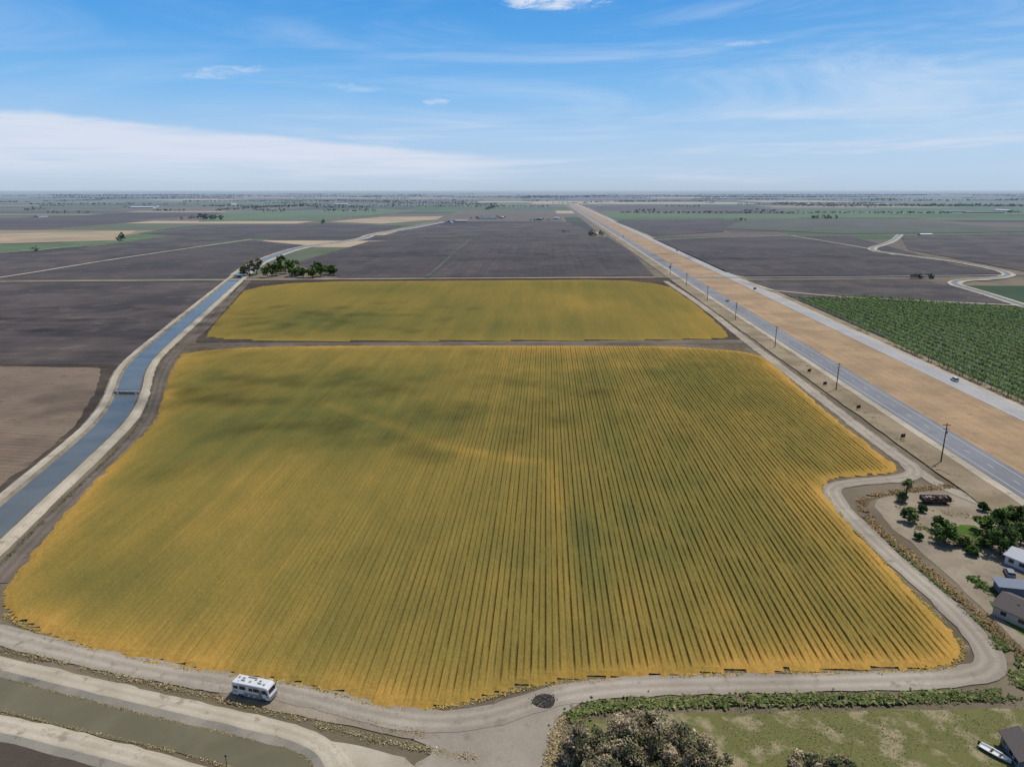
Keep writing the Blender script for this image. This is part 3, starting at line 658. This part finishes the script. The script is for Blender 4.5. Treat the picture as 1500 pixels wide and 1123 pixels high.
def car(name,x,y,rot,c,L=4.7,hh=1.7,z=.62):
    m=smat('car_paint',c,.35,.5,.1,.05); b=MB(); W=.9; s=L/4.7; r=.34
    low=[(-2.3,.4),(-2.33,.85),(-2.25,1.0),(1.0,1.0),(2.15,.88),(2.33,.7),(2.33,.4),(1.85,.32),(1.8,.66),(1.1,.66),(1.05,.3),(-1.05,.3),(-1.1,.66),(-1.8,.66),(-1.85,.32)]
    b.prism([(px*s,pz_) for px,pz_ in low][::-1],-W,W,0)
    t=[(-2.15*s,1.0),(-1.95*s,hh),(.35*s,hh),(1.05*s,1.0)]
    v=[(px,-W+(.0 if pz_<1.1 else .16),pz_) for px,pz_ in t]+[(px,W-(.0 if pz_<1.1 else .16),pz_) for px,pz_ in t]
    b.add(v,[(0,1,2,3)[::-1],(4,5,6,7),(0,4,5,1)[::-1],(2,6,7,3)[::-1]],1); b.box(-.8*s,0,hh+.02,2.25*s,1.46,.06,0)
    for sx in (-1.45,1.45):
        for sy in (-1,1): wheel(b,sx*s,sy*.82,r,.22,2,3)
    for sy in (-1,1):
        for px in (-.9,.0): b.box(px*s,sy*.84,1.33,.07,.12,.64,0,0)
    b.obj(name,[m,M_glass,M_rub,M_grey],(x,y,z),rot)
hd=math.pi/2-TH
for x0,Y0,c,L,hh in [(210.5,352,(228,233,238),5.4,1.85),(206.6,700,(60,60,62),4.7,1.6),(160,620,(200,200,200),4.7,1.6),(156.8,900,(50,55,70),4.7,1.6),(210,1150,(220,220,220),6,2.4),(160.5,1500,(220,220,220),6,2.4)]:
    car('suv' if hh>1.7 else 'car',x0+.0464*Y0,Y0,hd,c,L,hh)
x,y=G(1478,842); car('car',x,y,1.2,(150,152,156),4.6,1.5,.1)
b=MB(); b.box(0,0,1.0,8.6,2.4,.25,0)
for s in (-1,1):
    for z_ in (1.35,1.75,2.15): b.box(0,s*1.2,z_,8.6,.08,.26,0)
    for xx in np.linspace(-4.2,4.2,7): b.box(xx,s*1.26,1.65,.12,.1,1.4,1)
    for xx in (-3,-2,2.6): wheel(b,xx,s*1.0,.48,.3,2,1)
for s in (-1,1): b.box(s*4.3,0,1.7,.08,2.4,1.1,0)
b.box(5.0,0,.85,1.6,.15,.15,1)
for i in range(26): b.box(random.uniform(-3.9,3.9),random.uniform(-.9,.9),1.4+random.random()*.5,random.uniform(.4,1.4),random.uniform(.3,.9),random.uniform(.2,.7),random.choice([0,1,3]),random.uniform(0,3))
x,y=G(1369,737); b.obj('farm_wagon',[M_wood,M_rust,M_rub,M_grey],(x,y,.1),math.radians(-3))
b=MB(); st=[(-2.4,.75,.55),(-1,.85,.6),(.6,.8,.62),(1.8,.45,.7),(2.5,.04,.85)]; v=[]
for px,w_,zz in st: v+=[(px,-w_,zz),(px,-w_*.55,.12),(px,w_*.55,.12),(px,w_,zz),(px,w_*.82,zz-.02),(px,w_*.5,.28),(px,-w_*.5,.28),(px,-w_*.82,zz-.02)]
f=[]
for i in range(4):
    for j in range(8): f.append((i*8+j,i*8+(j+1)%8,(i+1)*8+(j+1)%8,(i+1)*8+j))
b.add(v,f,0); b.box(-2.4,0,.35,.06,1.4,.5,0); b.box(-.6,0,.5,.3,1.3,.05,1); b.box(.8,0,.5,.3,1.1,.05,1); b.box(-2.6,0,.6,.3,.35,.7,2)
x,y=G(1457,1106); b.obj('rowing_boat',[M_white,M_wood,M_rub],(x,y,.15),math.radians(-55))
b=MB(); pl=GL([(1445,905),(1470,935),(1500,962),(1560,1015)])
p=resample(pl,2.4)
for i,(px,py) in enumerate(p):
    b.box(px,py,.7,.1,.1,1.4,0)
    if i:
        qx,qy=p[i-1]
        for z_ in (.5,.9,1.3): b.tube((qx,qy,z_),(px,py,z_),.025,.025,4,0)
b.obj('wire_fence',[M_wood])
# ---------------------------------------------------------------- light, sky
EL,AZ=math.radians(60),math.radians(50)
S_=Vector((math.sin(AZ)*math.cos(EL),math.cos(AZ)*math.cos(EL),math.sin(EL)))
L=bpy.data.lights.new('sun','SUN'); L.energy=3.7; L.angle=math.radians(.5); L.color=(1,.955,.885)
lo=bpy.data.objects.new('sun',L); lo.rotation_euler=S_.to_track_quat('Z','Y').to_euler(); lo.location=(0,0,300); COL.objects.link(lo)
# added out-of-view white quads, placed sunward to cast cloud shade on the fields
M_cloudshade=smat('cloud_shade_white',(250,250,250),1.0,0.0,0,.05,.01)
for u,v,sx,sy,dens in [(470,590,70,34,.55),(330,610,30,22,.3),(150,470,110,40,.5),(60,520,60,14,.3),(700,375,160,60,.3),(420,470,60,40,.25),(1150,380,160,60,.3)]:
    gx,gy=G(u,v); cz=1300.0; n=int(dens*2*math.pi*sx*sy/17.0)
    c0=rng.normal(0,1,(n,2)); w_=fbm(c0[:,0]*1.5+5,c0[:,1]*1.5+5,31)>.38; c0=c0[w_]; n=len(c0)
    pts=np.stack([gx+S_.x/S_.z*cz+c0[:,0]*sx,gy+S_.y/S_.z*cz+c0[:,1]*sy,cz+rng.normal(0,6,n)],1)
    b=MB(); b.leaves(pts,3.2,np.ones((n,3)),0,1.5); b.obj('cloud_shade_quads',[M_cloudshade])
w=bpy.data.worlds.new('World'); bpy.context.scene.world=w; w.use_nodes=True
nb=NB(w.node_tree); bg=nb.n['Background']; bg.inputs[1].default_value=.1
sk=nb.n.new('ShaderNodeTexSky'); sk.sky_type='NISHITA'; sk.sun_disc=False; sk.sun_elevation=EL; sk.sun_rotation=AZ; sk.air_density=1.0; sk.dust_density=1.0
D=nb.n.new('ShaderNodeTexCoord').outputs['Generated']; x,y,z=nb.sep(D)[0:3]
q=nb.m('DIVIDE',x,nb.m('MAXIMUM',nb.m('ABSOLUTE',y),.05))
cr=nb.n.new('ShaderNodeValToRGB'); nb.put(cr.inputs[0],nb.m('MULTIPLY',z,2.0))
def L3(r,g,b_): return (lin1(r),lin1(g),lin1(b_),1)
stops=[(0,L3(178,195,213)),(.018,L3(182,201,222)),(.05,L3(184,207,230)),(.13,L3(168,203,237)),(.24,L3(130,187,238)),(.36,L3(94,167,232)),(.47,L3(74,152,225)),(.8,L3(56,122,200))]
e=cr.color_ramp.elements; e[0].position=0; e[0].color=stops[0][1]; e[1].position=.8; e[1].color=stops[-1][1]
for p_,c_ in stops[1:-1]: n_=e.new(p_); n_.color=c_
base=nb.scale(cr.outputs[0],10.0)
pale=nb.m('MULTIPLY',nb.mr(q,-.1,.8),nb.mr(z,.3,.05,0,.30)); base=nb.mix(pale,base,tuple(c*10 for c in L3(190,216,240)[:3]))
cloud=tuple(c*10 for c in L3(219,225,240)[:3]); cloudw=tuple(c*10 for c in L3(226,234,245)[:3])
edge=nb.noise(nb.comb(nb.m('MULTIPLY',q,5.0),nb.m('MULTIPLY',z,12.0)),1.0,4,.6)
top=nb.m('ADD',nb.m('SUBTRACT',.086,nb.m('MULTIPLY',nb.mr(q,-.65,.02),.038)),nb.m('MULTIPLY',nb.m('SUBTRACT',edge,.5),.022))
tx=nb.noise(nb.comb(nb.m('MULTIPLY',q,3.2),nb.m('MULTIPLY',z,60.0)),1.0,5,.6,.4)
bank=nb.mr(nb.m('SUBTRACT',top,z),-.001,.008)
bank=nb.m('MULTIPLY',bank,nb.mr(z,.005,.045,.2,1.0)); bank=nb.m('MULTIPLY',bank,nb.mr(q,.04,-.12))
bank=nb.m('MULTIPLY',bank,nb.mr(tx,.25,.58,.35,1.0))
base=nb.mix(nb.m('MULTIPLY',bank,.88),base,cloud)
st=nb.mr(nb.noise(nb.comb(nb.m('MULTIPLY',q,2.6),nb.m('MULTIPLY',z,48.0),3.0),1.0,5,.6,.5),.48,.72)
st=nb.m('MULTIPLY',st,nb.m('MULTIPLY',nb.mr(z,.12,.05),nb.mr(z,.0,.02)))
base=nb.mix(nb.m('MULTIPLY',st,.55),base,cloud)
n_=nb.noise(nb.comb(nb.m('ADD',nb.m('MULTIPLY',q,2.2),nb.m('MULTIPLY',z,3.0)),nb.m('ADD',nb.m('MULTIPLY',z,17.0),nb.m('MULTIPLY',q,-.8)),7.0),1.0,6,.62,.9)
ci=nb.m('MULTIPLY',nb.mr(n_,.40,.78),nb.mr(q,-.5,.35,.3,1.0)); ci=nb.m('MULTIPLY',ci,nb.mr(z,.03,.08))
base=nb.mix(nb.m('MULTIPLY',ci,.46),base,cloudw)
nn=nb.noise(nb.comb(nb.m('MULTIPLY',q,26.0),nb.m('MULTIPLY',z,110.0)),1.0,5,.7,.8)
def puff(q0,z0,rq,rz,am,tilt=0.0):
    global base
    dq=nb.m('DIVIDE',nb.m('SUBTRACT',q,q0),rq); dz=nb.m('DIVIDE',nb.m('SUBTRACT',nb.m('SUBTRACT',z,z0),nb.m('MULTIPLY',nb.m('SUBTRACT',q,q0),tilt)),rz)
    r=nb.m('ADD',nb.m('MULTIPLY',dq,dq),nb.m('MULTIPLY',dz,dz))
    k_=nb.mr(nb.m('ADD',nb.m('MULTIPLY',r,.55),nb.m('MULTIPLY',nn,-1.9)),-.45,-1.15)
    base=nb.mix(nb.m('MULTIPLY',k_,am),base,cloudw)
puff(.05,.224,.075,.010,.9); puff(-.38,.136,.06,.009,.4,.12); puff(-.10,.111,.02,.006,.5); puff(.30,.172,.035,.004,.3); puff(-.2,.125,.06,.006,.25,-.05)
fin=nb.mix(nb.mr(z,.3,.6),base,sk.outputs[0])
nb.put(bg.inputs[0],fin)
# ---------------------------------------------------------------- camera
c=bpy.data.cameras.new('camera'); co=bpy.data.objects.new('camera',c); COL.objects.link(co)
c.sensor_width=36; c.lens=F/1500*36; c.clip_start=1; c.clip_end=150000; co.location=(0,0,H); co.rotation_euler=(math.pi/2-PITCH,0,0)
sc=bpy.context.scene; sc.camera=co; sc.view_settings.view_transform='Standard'; sc.view_settings.look='None'; sc.view_settings.exposure=0
